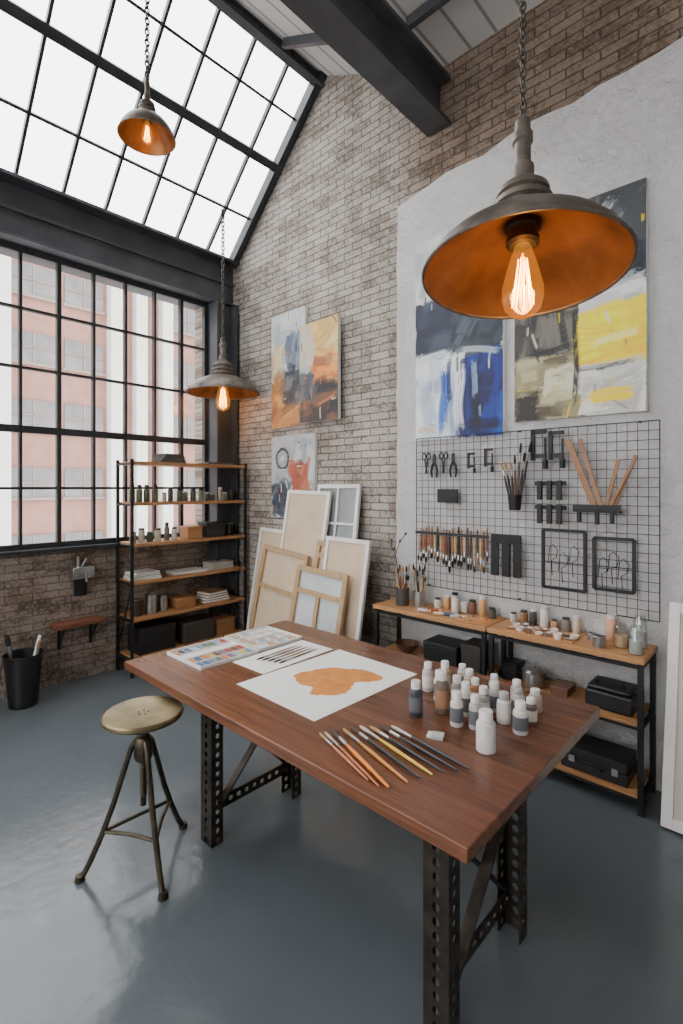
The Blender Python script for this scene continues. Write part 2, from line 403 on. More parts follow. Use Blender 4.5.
lamp(-.475,1.12,2.19,.225,4.85,7,'weathered metal pendant lamp with copper inside and glowing bulb',1.0,3.2)
lamp(-2.705,1.307,3.66,.152,5.2,0,'small dark metal pendant lamp with glowing bulb under the skylight',1.15,.7,False,1.5,1.35)
lamp(-4.317,2.88,2.65,.36,4.5,0,'wide grey dome pendant lamp with glowing bulb near tall shelf',.9,5,True,1.3)

# ================================================================= PAINTINGS
def hexc(r,g,b): return np.array(C(r,g,b)[:3])
class Pic:
    def __init__(s,w,h,base,seed,res=.0055):
        s.W=int(w/res)+1;s.H=int(h/res)+1;s.rs=np.random.RandomState(seed);s.w=w;s.h=h
        s.U,s.V=np.meshgrid(np.linspace(0,w,s.W),np.linspace(0,h,s.H))
        s.img=np.zeros((s.H,s.W,3))+hexc(*base)
    def blk(s,x0,x1,y0,y1,col,al=1,rag=.02):
        e=[np.convolve(s.rs.randn(420),np.ones(24)/24,'same')*rag*2 for _ in range(4)]
        ui=(s.U/s.w*300).astype(int);vi=(s.V/s.h*300).astype(int)
        m=(s.U>x0*s.w+e[0][vi])&(s.U<x1*s.w+e[1][vi])&(s.V>y0*s.h+e[2][ui])&(s.V<y1*s.h+e[3][ui])
        m=m.astype(float)[...,None]*al
        s.img=s.img*(1-m)+hexc(*col)*m
    def stroke(s,cx,cy,L,wd,ang,col,al=.9):
        a=math.radians(ang);du=s.U-cx*s.w;dv=s.V-cy*s.h
        u=du*math.cos(a)+dv*math.sin(a);v=-du*math.sin(a)+dv*math.cos(a)
        v=v+.12*wd*np.sin(u*14+s.rs.uniform(0,6))
        st=s.rs.rand(64);st=np.convolve(st,[.15,.2,.3,.2,.15],'same')
        idx=((v/wd+.5)*60).clip(0,59).astype(int)
        k=st[idx];endj=(s.rs.rand(64)*.35)[idx]
        m=((np.abs(v)<wd/2)&(np.abs(u)<L/2*(1-endj))).astype(float)
        fade=np.clip((1-np.abs(u)/(L/2))*3,0,1)*np.clip((1-np.abs(v)/(wd/2))*3,0,1)
        dry=np.clip((k-.1)*2.6,0,1)
        m*=dry*al*(.2+.8*fade)
        c=hexc(*col)*(.85+.3*k[...,None])
        s.img=s.img*(1-m[...,None])+c*m[...,None]
    def fill(s,x0,x1,y0,y1,cols,n=14,ang=0,wd=.05,al=.85,jit=10,spill=.06):
        s.blk(x0,x1,y0,y1,cols[0])
        for i in range(int(n*2.2)):
            c=cols[s.rs.randint(len(cols))]
            W_,H_=(x1-x0)*s.w,(y1-y0)*s.h
            L=(W_ if abs(ang)<45 else H_)*s.rs.uniform(.25,.85)
            w_=wd*s.rs.uniform(.5,1.7)
            hx_=(L/2 if abs(ang)<45 else w_/2)/s.w*.85;hy_=(w_/2 if abs(ang)<45 else L/2)/s.h*.85
            x=s.rs.uniform(min(x0+hx_,(x0+x1)/2)-spill*.5,max(x1-hx_,(x0+x1)/2)+spill*.5);y=s.rs.uniform(min(y0+hy_,(y0+y1)/2)-spill*.5,max(y1-hy_,(y0+y1)/2)+spill*.5)
            s.stroke(x,y,L,w_,ang+s.rs.uniform(-jit,jit),c,al)
    def scr(s,n,cols,x0=0,x1=1,y0=0,y1=1,L=.12,wd=.008):
        for i in range(n):
            s.stroke(s.rs.uniform(x0,x1),s.rs.uniform(y0,y1),L*s.rs.uniform(.3,1.3),wd*s.rs.uniform(.5,2.4),s.rs.choice([0,90,s.rs.uniform(0,180)]),cols[s.rs.randint(len(cols))],.8)
    def grade(s,g=1.3,sat=1.25):
        im=s.img.clip(0,1)**g*1.05
        l=im.mean(-1,keepdims=True);s.img=(l+(im-l)*sat).clip(0.002,.95)
t=NT('oil_paint_strokes');at=t.n('ShaderNodeAttribute',attribute_name='paint');t.set(Base_Color=at.outputs['Color'],Roughness=.5);v=t.coord((1,1,1));t.bump(t.noise(v,60,6,.7,1.2),.6,.005);M_paint=t.mat
def painting(label,pic,x0,z0,yf,thick=.035,g=1.3,sat=1.25):
    pic.grade(g,sat)
    w,h=pic.w,pic.h;W,H=pic.W,pic.H
    vs=[(x,0,z) for z in np.linspace(0,h,H) for x in np.linspace(0,w,W)]
    idx=np.arange(W*H).reshape(H,W)
    fs=np.stack([idx[:-1,:-1],idx[:-1,1:],idx[1:,1:],idx[1:,:-1]],-1).reshape(-1,4)
    mb=MB();mb.v=vs;mb.f=[tuple(int(q) for q in f) for f in fs];mb.m=[0]*len(mb.f)
    mb.box(0,w,.0006,thick,0,h,1)
    ob=mb.build('abstract_painting',[M_paint,M_paper],loc=(x0,yf,z0),label=label,category='painting',recalc=False)
    ca=ob.data.color_attributes.new('paint','FLOAT_COLOR','POINT')
    d=np.ones((len(mb.v),4));d[:W*H,:3]=pic.img.reshape(-1,3).clip(0,1);ca.data.foreach_set('color',d.ravel().astype(np.float32))
    return ob
YP=YW-.016-.037
A=Pic(.71,1.52,(206,206,204),11)
A.fill(0,1,.64,1,[(208,208,206),(194,196,198),(224,223,220),(174,180,184)],22,90,.14)
A.fill(0,1,.38,.68,[(44,54,76),(28,38,56),(60,74,100),(90,100,114)],28,0,.13)
A.fill(.5,1,.42,.66,[(74,84,96),(40,52,66),(104,112,122)],12,70,.1)
A.fill(0,.58,.0,.4,[(220,226,230),(192,202,212),(236,238,238),(166,182,202)],16,90,.1)
A.fill(.56,1,.0,.38,[(24,72,150),(12,44,104),(44,104,184),(14,26,60)],18,88,.09)
A.stroke(.36,.2,.5,.08,90,(34,90,176),.95);A.stroke(.33,.13,.36,.05,86,(90,140,200),.85);A.stroke(.42,.28,.4,.04,92,(20,50,110),.8)
A.stroke(.53,.2,.56,.09,90,(232,236,240),.95);A.stroke(.7,.27,.3,.05,90,(160,186,214),.8);A.stroke(.8,.06,.3,.08,4,(14,26,64),.9)
A.stroke(.2,.4,.35,.08,12,(224,228,232),.95);A.stroke(.14,.05,.2,.06,0,(206,196,180),.8);A.stroke(.75,.4,.35,.05,-12,(200,206,210),.8)
A.scr(30,[(236,236,234),(24,60,130),(16,22,34),(170,186,204)])
painting('tall abstract painting in navy, cobalt blue and white on plaster wall',A,-2.21,2.055,YP,sat=1.12)
B=Pic(.765,1.31,(60,64,68),12)
B.fill(0,1,.72,1,[(74,78,81),(50,54,58),(104,107,110),(88,92,96)],18,25,.16)
B.stroke(.62,.84,.45,.07,55,(190,192,192),.85);B.stroke(.72,.8,.35,.04,50,(160,164,166),.8);B.stroke(.55,.95,.3,.05,70,(140,144,146),.8)
B.fill(.0,1,.57,.74,[(24,42,56),(34,60,78),(10,20,28)],14,0,.1)
B.fill(.5,1,.47,.575,[(206,208,208),(174,180,184),(230,230,228)],9,0,.06)
B.fill(0,.52,.3,.58,[(62,59,54),(34,33,32),(124,120,112),(88,80,70)],16,80,.11)
B.fill(.52,1,.22,.47,[(252,220,34),(244,202,16),(255,234,84)],14,4,.12)
B.fill(.52,1,0,.225,[(228,227,220),(204,204,200),(240,238,230),(186,186,182)],12,5,.1)
B.fill(0,.53,.0,.3,[(160,152,118),(192,184,156),(124,116,86),(88,82,66)],16,5,.1)
B.fill(0,.2,.0,.12,[(50,46,40),(84,78,66)],4,5,.06);B.fill(.27,.5,.1,.24,[(216,212,190),(196,190,154)],4,5,.05)
B.stroke(.76,.08,.28,.09,5,(252,218,40),1);B.stroke(.51,.3,.7,.04,90,(26,26,26),.95);B.stroke(.3,.33,.34,.04,5,(30,30,30),.9);B.stroke(.8,.34,.3,.05,10,(252,240,170),.8);B.stroke(.7,.22,.4,.03,2,(60,56,50),.7);B.stroke(.4,.45,.35,.05,95,(20,20,22),.85)
B.scr(30,[(226,226,220),(250,220,60),(22,24,26),(130,128,120)])
painting('large abstract painting with charcoal, navy and bright yellow blocks',B,-1.42,2.13,YP,g=1.15,sat=1.1)
D=Pic(.5,1.13,(180,188,194),13)
D.fill(0,1,.45,1,[(190,195,198),(166,175,182),(210,209,202)],18,80,.12)
D.fill(0,.35,.42,.72,[(206,186,142),(186,170,134),(216,206,176)],6,85,.08,spill=.2)
D.fill(0,1,.0,.42,[(176,124,76),(130,92,62),(206,160,104),(100,84,72)],18,30,.1,spill=.15)
D.fill(.45,1,.5,.8,[(104,120,136),(134,146,158),(74,88,104)],12,85,.09,spill=.08)
D.fill(.4,1,.2,.48,[(72,78,88),(96,102,110),(52,54,60),(120,116,110)],10,80,.08,spill=.1)
D.scr(20,[(230,226,216),(60,64,72),(206,146,80)])
painting('tall abstract canvas in blue grey, ochre and rust on brick wall',D,-3.98,2.29,YW-.037,g=1.1,sat=1.0)
E=Pic(.5,.92,(200,156,90),14)
E.fill(0,1,.6,1,[(222,192,120),(232,210,156),(206,166,98)],14,25,.12,spill=.15)
E.fill(0,1,.32,.64,[(204,126,66),(222,150,78),(160,100,66),(230,178,108)],16,-12,.1,spill=.2)
E.fill(0,.3,.5,.95,[(176,180,180),(200,192,172)],7,80,.1,spill=.15)
E.fill(0,1,0,.34,[(66,60,64),(46,46,54),(110,80,66),(134,98,70)],18,12,.1,spill=.18)
E.fill(0,.4,.22,.5,[(80,86,96),(58,60,68),(108,108,108)],8,80,.07,spill=.06)
E.stroke(.7,.5,.3,.06,-8,(240,156,66),.9);E.stroke(.7,.2,.3,.03,20,(204,130,72),.8)
E.scr(20,[(236,220,170),(44,42,50),(210,124,66)])
painting('abstract canvas like a burning sunset over dark ground',E,-3.51,2.30,YW-.08,g=1.1,sat=1.0)
F=Pic(.63,.81,(176,184,188),15)
F.fill(0,1,0,1,[(182,188,190),(156,164,170),(206,206,202)],22,75,.14)
F.fill(.5,.85,.3,.66,[(176,96,70),(196,130,98),(130,72,58)],7,75,.08,spill=.2)
F.fill(.05,.45,.05,.42,[(78,92,106),(110,124,136),(50,60,74)],9,60,.1,spill=.2)
F.fill(.55,.95,0,.3,[(76,76,78),(170,136,106)],6,75,.08,spill=.2)
for a in range(0,360,24): F.stroke(.27+.14*math.cos(math.radians(a)),.72+.12*math.sin(math.radians(a)),.08,.03,a+90,(56,60,64),.95)
F.stroke(.27,.72,.08,.05,20,(220,214,200),.95)
F.scr(20,[(230,230,226),(50,54,62),(196,100,66)])
painting('small abstract canvas in grey blue with red strokes and dark ring',F,-3.98,1.395,YW-.037,g=1.2,sat=.95)

# ================================================================= WALL GRID
gx0,gx1,gz0,gz1,gy=-2.20,-.59,.955,2.07,3.215
g=thing('wire_grid_panel','dark metal wire grid panel mounted on plaster wall holding tools','wall grid',(gx0,gy,gz0))
mb=MB();w=gx1-gx0;h=gz1-gz0
nx=30;nz=21
for i in range(nx+1):
    r=.0035 if i in(0,nx) else .002
    mb.cyl((w*i/nx,0,0),(w*i/nx,0,h),r,n=6)
for i in range(nz+1):
    r=.0035 if i in(0,nz) else .002
    mb.cyl((0,-.003,h*i/nz),(w,-.003,h*i/nz),r,n=6)
mb.build('wire_mesh',M_steel,parent=g)
for px in(.1,w/2,w-.1):
    for pz in(.0,h): MB().cyl((px,.003,pz),(px,YW-.016-gy,pz),.006,n=8).build('standoff',M_steel,parent=g)

def brush(a,b,r,hc,bc,label,group=None,parts=True,flat=1.0,name='paint_brush',cat='brush'):
    a=Vector(a);b=Vector(b);L=(b-a).length;q=(b-a).to_track_quat('Z','Y')
    H=[(0,0),(r*.45,.002),(r*.7,.12*L),(r,.5*L),(r*.62,.7*L)]
    Fe=[(r*.62,.7*L),(r*.8,.72*L),(r*.9,.83*L)]
    Br=[(r*.88,.83*L),(r*1.05,.9*L),(r*.7,.97*L),(.0003,L)]
    if parts:
        e=thing(name,label,cat,a,q,group)
        MB().lathe(H,10).build('handle',hc,parent=e);MB().lathe(Fe,10,sy=flat).build('ferrule',M_silver,parent=e);MB().lathe(Br,10,sy=flat).build('bristles',bc,parent=e)
        return e
    return MB().lathe(H,8,0).lathe(Fe,8,1).lathe(Br,8,2).build(name,[hc,M_silver,bc],loc=a,rot=q,label=label,category=cat,group=group)
WC=[C(130,66,48),C(170,116,70),C(70,50,38),C(150,96,60),C(196,166,124),C(34,32,32),C(110,54,44),C(200,172,110),C(206,190,160)]
BR=[C(60,46,34),C(30,26,24),C(180,140,90)]
ty=gy-.012
for i in range(24):
    x=-2.175+i*.0247;L=random.uniform(.22,.32);top=1.40+random.uniform(-.02,.02)
    brush((x,ty,top),(x+random.uniform(-.005,.005),ty,top-L),random.uniform(.007,.0105),plain(random.choice(WC)),plain(random.choice(BR),.9),'paint brush with wooden handle hanging on wire grid','brushes hanging on the wire grid',False)
MB().box(0,.6,0,.006,0,.022).build('brush_rail',M_steel,loc=(-2.19,ty-.018,1.345),label='thin dark metal rail holding hanging brushes',category='rail')
def pliers(x,z,label,s=1):
    e=thing('pliers',label,'hand tool',(x,ty-.004,z),None)
    for sg in(-1,1):
        MB().tube([(0,0,0),(sg*.018*s,0,-.035*s),(sg*.026*s,0,-.075*s),(sg*.018*s,0,-.12*s)],[.008*s,.009*s,.01*s,.007*s],8).build('handle',M_black,parent=e)
    MB().bar((-.006*s,0,-.006*s),(-.003*s,0,.055*s),.014*s,.01*s,(0,1,0)).bar((.006*s,0,-.006*s),(.003*s,0,.055*s),.014*s,.01*s,(0,1,0)).cyl((0,-.006,0),(0,.006,0),.012*s,n=12).build('jaws',M_steel,parent=e)
pliers(-2.03,1.89,'black handled pliers hanging on wire grid')
pliers(-1.87,1.89,'black handled cutters hanging on wire grid')
def scissors(x,z):
    e=thing('scissors','black handled scissors hanging on wire grid','scissors',(x,ty-.004,z))
    for sg in(-1,1):
        pts=[(sg*.02+.016*math.cos(a*math.pi/8),0,.06+.024*math.sin(a*math.pi/8)) for a in range(16)]
        MB().tube(pts,.005,6,0,True).build('finger_loop',M_black,parent=e)
        MB().bar((sg*.012,0,.038),(-sg*.006,0,-.07),.013,.005,(0,1,0)).build('blade',M_steel,parent=e)
scissors(-2.1,1.87);scissors(-1.95,1.87)
def clamp(x,z,s,label):
    e=thing('clamp',label,'clamp',(x,ty-.006,z))
    MB().bar((-.02*s,0,0),(-.02*s,0,.14*s),.018*s,.014*s,(0,1,0)).bar((-.02*s,0,.13*s),(.04*s,0,.13*s),.018*s,.014*s,(0,1,0)).bar((-.02*s,0,.02*s),(.04*s,0,.02*s),.018*s,.014*s,(0,1,0)).build('clamp_frame',M_black,parent=e)
    MB().cyl((.035*s,0,.0),(.035*s,0,.1*s),.006*s).build('screw',M_steel,parent=e)
    MB().cyl((.035*s,0,-.04*s),(.035*s,0,0),.013*s).build('handle',M_black,parent=e)
clamp(-1.73,1.83,.8,'small black clamp hanging on wire grid');clamp(-1.6,1.84,.9,'small black clamp hanging on wire grid')
clamp(-1.26,1.87,1.4,'black bar clamp hanging on wire grid');clamp(-1.15,1.87,1.3,'black bar clamp hanging on wire grid')
MB().box(0,.17,0,.012,0,.1).box(.01,.16,-.002,0,.01,.09).build('magnetic_plate',M_black,loc=(-2.0,ty-.012,1.585),label='flat black metal plate hung on wire grid',category='plate',bevel=.002)
def cup(x,z,r,hh,label):
    e=thing('tool_cup',label,'tool holder',(x,ty-r-.004,z))
    MB().shell([(0.0005,0),(r*.8,0),(r,hh),(r*.92,hh),(r*.74,.006),(0.0005,.006)],18).build('cup',M_black,parent=e,recalc=False)
    MB().box(-.015,.015,r*.9,r+.004,hh*.4,hh+.03).build('hook',M_black,parent=e);return e
cup(-1.39,1.55,.045,.1,'black metal cup on wire grid holding long tools')
for i in range(7):
    a=(-1.39+(i-3)*.007,ty-.044+(i%2)*.01,1.56);b=(-1.39+(i-3)*.034,ty-.03-(i%2)*.02,1.56+random.uniform(.3,.44))
    brush(a,b,.008,plain(random.choice([C(30,30,30),C(50,40,34),C(90,60,44)])),plain(random.choice(BR),.9),'long dark handled brush standing in wall cup','brushes in the wall cup',False)
for r_,zz in enumerate((1.71,1.56)):
    mb=MB().box(0,.19,0,.02,0,.025)
    for k in range(3): mb.box(.02+k*.06,.05+k*.06,-.02,0,-.09,.03)
    mb.build('clip_rack',M_black,loc=(-1.27,ty-.022,zz),label='black rack with three tool clips on wire grid',category='tool rack',group='clip racks on the grid',bevel=.002)
def stick(a,b,w,th,label,name='wooden_ruler',m=None):
    MB().bar(Vector(a)-Vector(a),Vector(b)-Vector(a),w,th,(0,1,0)).build(name,m or M_redish,loc=a,label=label,category='ruler' if 'ruler' in name else 'wooden stick')
MB().box(0,.26,0,.045,0,.012).box(0,.26,0,.005,.012,.045).box(.02,.04,.01,.04,-.06,0).box(.12,.14,.01,.04,-.07,0).box(.2,.22,.01,.04,-.06,0).build('tool_ledge',M_black,loc=(-1.03,ty-.05,1.55),label='small black metal ledge on wire grid holding wooden sticks',category='tool holder',bevel=.002)
stick((-.91,ty-.02,1.565),(-1.07,ty-.015,1.99),.035,.008,'reddish wooden ruler leaning in wall holder')
stick((-.87,ty-.03,1.565),(-1.0,ty-.02,1.99),.022,.008,'narrow wooden ruler leaning in wall holder')
stick((-.86,ty-.012,1.565),(-.79,ty-.012,1.86),.02,.012,'thin wooden dowel in wall holder','wooden_dowel')
stick((-.82,ty-.012,1.565),(-.70,ty-.012,1.88),.018,.012,'thin wooden dowel in wall holder','wooden_dowel')
stick((-.84,ty-.035,1.565),(-.73,ty-.03,1.80),.016,.01,'thin wooden dowel in wall holder','wooden_dowel')
mb=MB().box(0,.21,0,.012,.2,.26)
for k in range(3): mb.box(.0+k*.078,.054+k*.078,0,.012,-.02,.2)
mb.build('slotted_rack',M_black,loc=(-1.575,ty-.014,1.12),label='flat black plate with three long prongs on wire grid',category='tool rack',bevel=.002)
for (x,z,ww,hh,kk) in((-1.22,1.07,.25,.36,0),(-.92,1.1,.21,.3,1)):
    e=thing('wire_frame_holder','black rectangular frame with thin bent wires hung on grid','tool holder',(x,ty-.012,z))
    mb=MB();
    for a,b in(((0,0),(ww,0)),((ww,0),(ww,hh)),((ww,hh),(0,hh)),((0,hh),(0,0))): mb.bar((a[0],0,a[1]),(b[0],0,b[1]),.018,.018,(0,1,0))
    mb.build('frame',M_black,parent=e)
    for k in range(3):
        x0=ww*(.25+.25*k);zz=hh*(.75-.12*((k+kk)%2))
        MB().tube([(x0-.03,-.004,zz-.12),(x0-.02,-.006,zz-.02),(x0,-.006,zz),(x0+.03,-.006,zz-.03),(x0+.02,-.006,zz-.08),(x0-.01,-.004,zz-.1),(x0-.005,-.004,zz-.19)],.0025,6).build('bent_wire',M_black,parent=e)
    MB().cyl((0,-.004,hh*.45),(ww,-.004,hh*.45),.003,n=6).build('wire_rail',M_black,parent=e)

# ================================================================= CONTAINERS
def jar(loc,r,h,content,cap,label,group=None,name='glass_jar'):
    e=thing(name,label,'jar',loc,None,group)
    MB().lathe([(0,.0),(r*.94,0),(r,.004),(r,h*.78),(r*.82,h*.86)],20).build('jar_body',content,parent=e)
    MB().lathe([(r*.84,h*.86),(r*.86,h*.87),(r*.86,h),(0,h)],20).build('lid',cap,parent=e);return e
def bottle(loc,r,h,body,cap,lab,label,group=None):
    e=thing('paint_bottle',label,'bottle',loc,None,group)
    MB().lathe([(0,0),(r*.93,0),(r,.003),(r,h*.64),(r*.92,h*.71),(r*.62,h*.76),(r*.6,h*.79)],22).build('bottle_body',body,parent=e)
    MB().lathe([(0,h*.78),(r*.72,h*.78),(r*.72,h*.97),(r*.64,h),(0,h)],20).build('cap',cap,parent=e)
    if lab: MB().shell([(r+.0008,h*.14),(r+.0008,h*.56)],22).build('paper_label',lab,parent=e)
    return e
def can(loc,r,h,m,label,name='tin_can',cat='can'):
    e=thing(name,label,cat,loc)
    MB().shell([(.0005,0),(r,0),(r,h),(r*.94,h),(r*.94,.006),(.0005,.006)],24).build('body',m,parent=e,recalc=False)
    MB().tube([(r*math.cos(a*math.pi/12),r*math.sin(a*math.pi/12),h) for a in range(24)],.003,6,0,True).build('rim',M_silver,parent=e);return e
def box(loc,sx,sy,sz,m,label,name='storage_box',lid=None,rz=0,cat='box'):
    e=thing(name,label,cat,loc,(0,0,rz))
    MB().box(-sx/2,sx/2,-sy/2,sy/2,0,sz*.78).build('box_body',m,parent=e,bevel=.004)
    MB().box(-sx/2-.004,sx/2+.004,-sy/2-.004,sy/2+.004,sz*.78,sz).build('lid',lid or m,parent=e,bevel=.004);return e
def book(loc,sx,sy,sz,cover,label,group,rz=0,pg=None):
    e=thing('book',label,'book',loc,(0,0,rz),group)
    c=.003
    MB().box(-sx/2,sx/2,-sy/2,sy/2,0,c).box(-sx/2,sx/2,-sy/2,sy/2,sz-c,sz).box(-sx/2,-sx/2+c,-sy/2,sy/2,c,sz-c).build('cover',cover,parent=e)
    MB().box(-sx/2+c,sx/2-.006,-sy/2+.004,sy/2-.004,c,sz-c).build('pages',pg or M_paper,parent=e);return e

# ================================================================= TALL SHELF
sy0,sy1=1.97,3.22;sx0,sx1=-4.70,-4.38
lv=[1.93,1.56,1.19,.85,.52,.17]
ts=thing('tall_shelf_unit','tall industrial shelving with black frame and wood boards against window wall','shelf',(sx0,sy0,0))
D_=sx1-sx0;W_=sy1-sy0
for (x,y) in((0.012,.012),(D_-.012,.012),(.012,W_-.012),(D_-.012,W_-.012)):
    MB().box(x-.012,x+.012,y-.012,y+.012,0,1.95).build('upright',M_black,parent=ts)
for z in lv:
    for y in(.012,W_-.012): MB().box(.024,D_-.024,y-.01,y+.01,z-.03,z-.012).build('side_rail',M_black,parent=ts)
MB().bar((.012,.012,.2),(D_-.012,.012,.82),.008,.02).build('cross_brace',M_black,parent=ts)
for z in lv:
    MB().box(.0,D_+.004,.026,W_-.026,z-.028,z).build('shelf_board',M_shelfwY,parent=ts,bevel=.002)
greens=[C(96,108,84),C(120,128,100),C(70,84,66),C(150,146,128),C(60,60,58),C(200,190,170)]
zt=lv[0]
for k in range(4):
    book((-4.55,2.42,zt+k*.022),.2,.27-.02*k,.022,plain([C(60,62,66),C(100,96,90),C(70,64,60),C(44,46,50)][k]),'dark flat book stacked on the top shelf','books on the top shelf',.05*k,M_dpaper)
book((-4.55,2.95,zt),.2,.3,.025,plain(C(90,82,76)),'flat book lying on the top shelf','books on the top shelf',0,M_dpaper)
z=lv[1]
for y in(2.03,2.1,2.17,2.25): bottle((-4.5,y,z),.028,.16,plain(random.choice(greens[:3])),plain(C(50,54,46)),None,'muted green bottle standing on wooden shelf','green bottles on the shelf')
y=2.35
while y<3.14:
    r=random.uniform(.02,.03)
    jar((-4.5+random.uniform(-.03,.03),y,z),r,random.uniform(.07,.14),plain(random.choice(greens)),plain(random.choice([C(40,40,40),C(190,188,180)])),'small lidded paint jar on wooden shelf','small jars on the upper shelf');y+=r*2+.025
z=lv[2]
for y,hh in((2.04,.1),(2.12,.13),(2.2,.09),(2.28,.12)): jar((-4.5,y,z),.03,hh,plain(random.choice(greens)),plain(C(70,66,60)),'lidded jar in muted colour on wooden shelf','jars on the middle shelf')
bottle((-4.5,2.37,z),.025,.17,plain(C(110,104,90)),plain(C(40,40,40)),None,'slim brown bottle on wooden shelf')
jar((-4.5,2.45,z),.028,.12,plain(C(200,196,186)),plain(C(60,60,60)),'white jar with dark lid on wooden shelf')
box((-4.52,2.64,z),.16,.16,.12,M_shelfwX,'small light wooden box on shelf','wooden_box')
box((-4.52,2.88,z),.18,.22,.15,M_plastic_b,'black storage box on shelf')
can((-4.5,3.08,z),.04,.12,M_plastic_b,'black can on shelf')
z=lv[3]
for k in range(4): book((-4.54,2.15,z+k*.016),.21,.28-.015*k,.016,plain([C(220,216,208),C(180,178,172),C(120,124,128),C(230,226,220)][k]),'pale thin book lying in stack on shelf','thin books on the lower shelf',.06*k-.08)
for k in range(5): 
    MB().box(-.1,.1,-.17,.17,0,.004).build('paper_sheets',M_paper,loc=(-4.54,2.6+.03*(k%2),z+k*.0045),rot=(0,0,.08*(k%3)-.05),label='loose white paper lying on wooden shelf',category='paper',group='paper stack on shelf')
box((-4.54,2.97,z),.18,.26,.07,plain(C(190,184,172)),'flat pale archive box on shelf')
z=lv[4]
can((-4.5,2.08,z),.05,.15,plain(C(70,56,46)),'dark brown metal can on shelf');can((-4.5,2.21,z),.055,.17,M_silver,'silver metal can on shelf');can((-4.52,2.34,z),.045,.14,M_silver,'small silver can on shelf')
box((-4.53,2.55,z),.16,.2,.1,M_shelfwY,'light wooden storage box on shelf','wooden_box')
for k in range(4): book((-4.54,2.9,z+k*.025),.2,.3-.02*k,.025,plain([C(180,116,66),C(200,184,160),C(90,70,58),C(196,150,100)][k]),'thick book lying in stack on shelf','books on the lowest visible shelf',.05*k)
z=lv[5]
box((-4.54,2.24,z),.24,.36,.24,M_plastic_b,'large black storage bin on lowest shelf');box((-4.54,2.68,z),.24,.34,.2,plain(C(70,66,62)),'dark grey storage bin on lowest shelf');box((-4.54,3.0,z),.2,.22,.16,M_shelfwY,'wooden crate on lowest shelf','wooden_box')

# ================================================================= LOW SHELVES
def lowshelf(x0,x1,label):
    y0,y1=2.93,3.24;W=x1-x0;D=y1-y0
    e=thing('low_shelf_unit',label,'shelf',(x0,y0,0))
    for x in(.015,W-.015):
        for y in(.015,D-.015): MB().box(x-.013,x+.013,y-.013,y+.013,0,.785).build('upright',M_black,parent=e)
    mb=MB()
    for z in(.455,.085,.772):
        for x in(.015,W-.015): mb.box(x-.01,x+.01,.028,D-.028,z-.016,z)
        mb.box(.028,W-.028,.004,.024,z-.016,z);mb.box(.028,W-.028,D-.024,D-.004,z-.016,z)
    mb.build('side_rails',M_black,parent=e)
    MB().box(-.005,W+.005,-.01,D,.785,.815).build('top_board',M_shelfwX,parent=e,bevel=.003)
    for z in(.455,.085): MB().box(.03,W-.03,.004,D-.004,z,z+.02).build('shelf_board',M_shelfwX,parent=e,bevel=.002)
lowshelf(-2.39,-1.485,'low black metal shelf with wooden boards under the wire grid')
lowshelf(-1.465,-.61,'low black metal shelf with orange wood boards holding supplies')
zt=.815
def brushjar(x,y,r,h,n,body,label):
    e=thing('brush_jar',label,'jar',(x,y,zt))
    MB().shell([(.0005,0),(r,0),(r,h),(r*.93,h),(r*.93,.006),(.0005,.006)],20).build('jar_body',body,parent=e,recalc=False)
    for i in range(n):
        a=i*2.4;rr=r*.62;L=random.uniform(.22,.32)
        p=(x+rr*.5*math.cos(a),y+rr*.5*math.sin(a),zt+.008);k=(x+rr*1.9*math.cos(a),y+rr*1.0*math.sin(a),zt+L)
        brush(p,k,.007,plain(random.choice(WC)),plain(random.choice(BR),.9),'upright paint brush standing in a jar','brushes in the jars',False)
brushjar(-2.22,3.06,.05,.13,12,plain(C(70,66,62)),'dark ceramic jar filled with upright brushes')
brushjar(-2.11,3.12,.045,.11,10,M_silver,'metal jar filled with upright brushes')
e=thing('dry_branch','thin dark branch with small leaves standing in a jar','branch',(-2.3,3.14,zt))
mb=MB();mb.tube([(0,0,.008),(-.01,-.01,.2),(-.03,-.02,.36),(.02,-.03,.47),(.08,-.04,.53)],.003,6);mb.tube([(-.03,-.02,.36),(-.06,-.03,.42),(-.06,-.03,.47)],.002,6);mb.build('stem',M_black,parent=e)
for p in((.08,-.04,.53),(.02,-.03,.47),(-.06,-.03,.47),(-.045,-.02,.4)): MB().lathe([(0,-.012),(.009,-.004),(.01,.004),(0,.014)],8,c=p,sy=1).build('leaf',plain(C(60,70,50)),parent=e)
can((-2.3,3.14,zt),.03,.09,M_black,'black tin holding a thin branch')
def tube_paint(x,y,z,rz,c,label):
    e=thing('paint_tube',label,'paint tube',(x,y,z+.012),(0,0,rz))
    MB().lathe([(.012,0),(.012,.06),(.006,.075)],12,M=Matrix.Rotation(math.pi/2,4,'Y')).build('tube_body',c,parent=e)
    MB().cyl((.075,0,0),(.092,0,0),.007).build('cap',M_white,parent=e)
TC=[C(220,216,210),C(190,80,50),C(230,200,170),C(70,90,120),C(200,200,200)]
for i in range(5):
    tube_paint(-2.02+i*.065,2.97+.03*(i%2),zt,random.uniform(.3,.9),plain(TC[i]),'small crumpled paint tube lying on shelf top')
def palette(x,y,z,rz,m,label):
    e=thing('mixing_palette',label,'palette',(x,y,z),(0,0,rz))
    MB().lathe([(0,0),(.118,0),(.12,.003),(.118,.006),(0,.006)],32,sy=.68).build('palette_board',m,parent=e)
    for k in range(7):
        a=.3+k*.72;c=plain([C(190,70,50),C(230,190,60),C(60,90,150),C(230,228,220),C(90,60,44),C(210,140,70),C(70,110,90)][k])
        MB().lathe([(.012,0),(.01,.005),(.004,.007),(0,.0072)],12,c=(.088*math.cos(a),.056*math.sin(a),.006)).build('paint_blob',c,parent=e)
palette(-1.62,3.03,zt,.2,M_kraft,'oval wooden mixing palette with paint blobs on shelf')
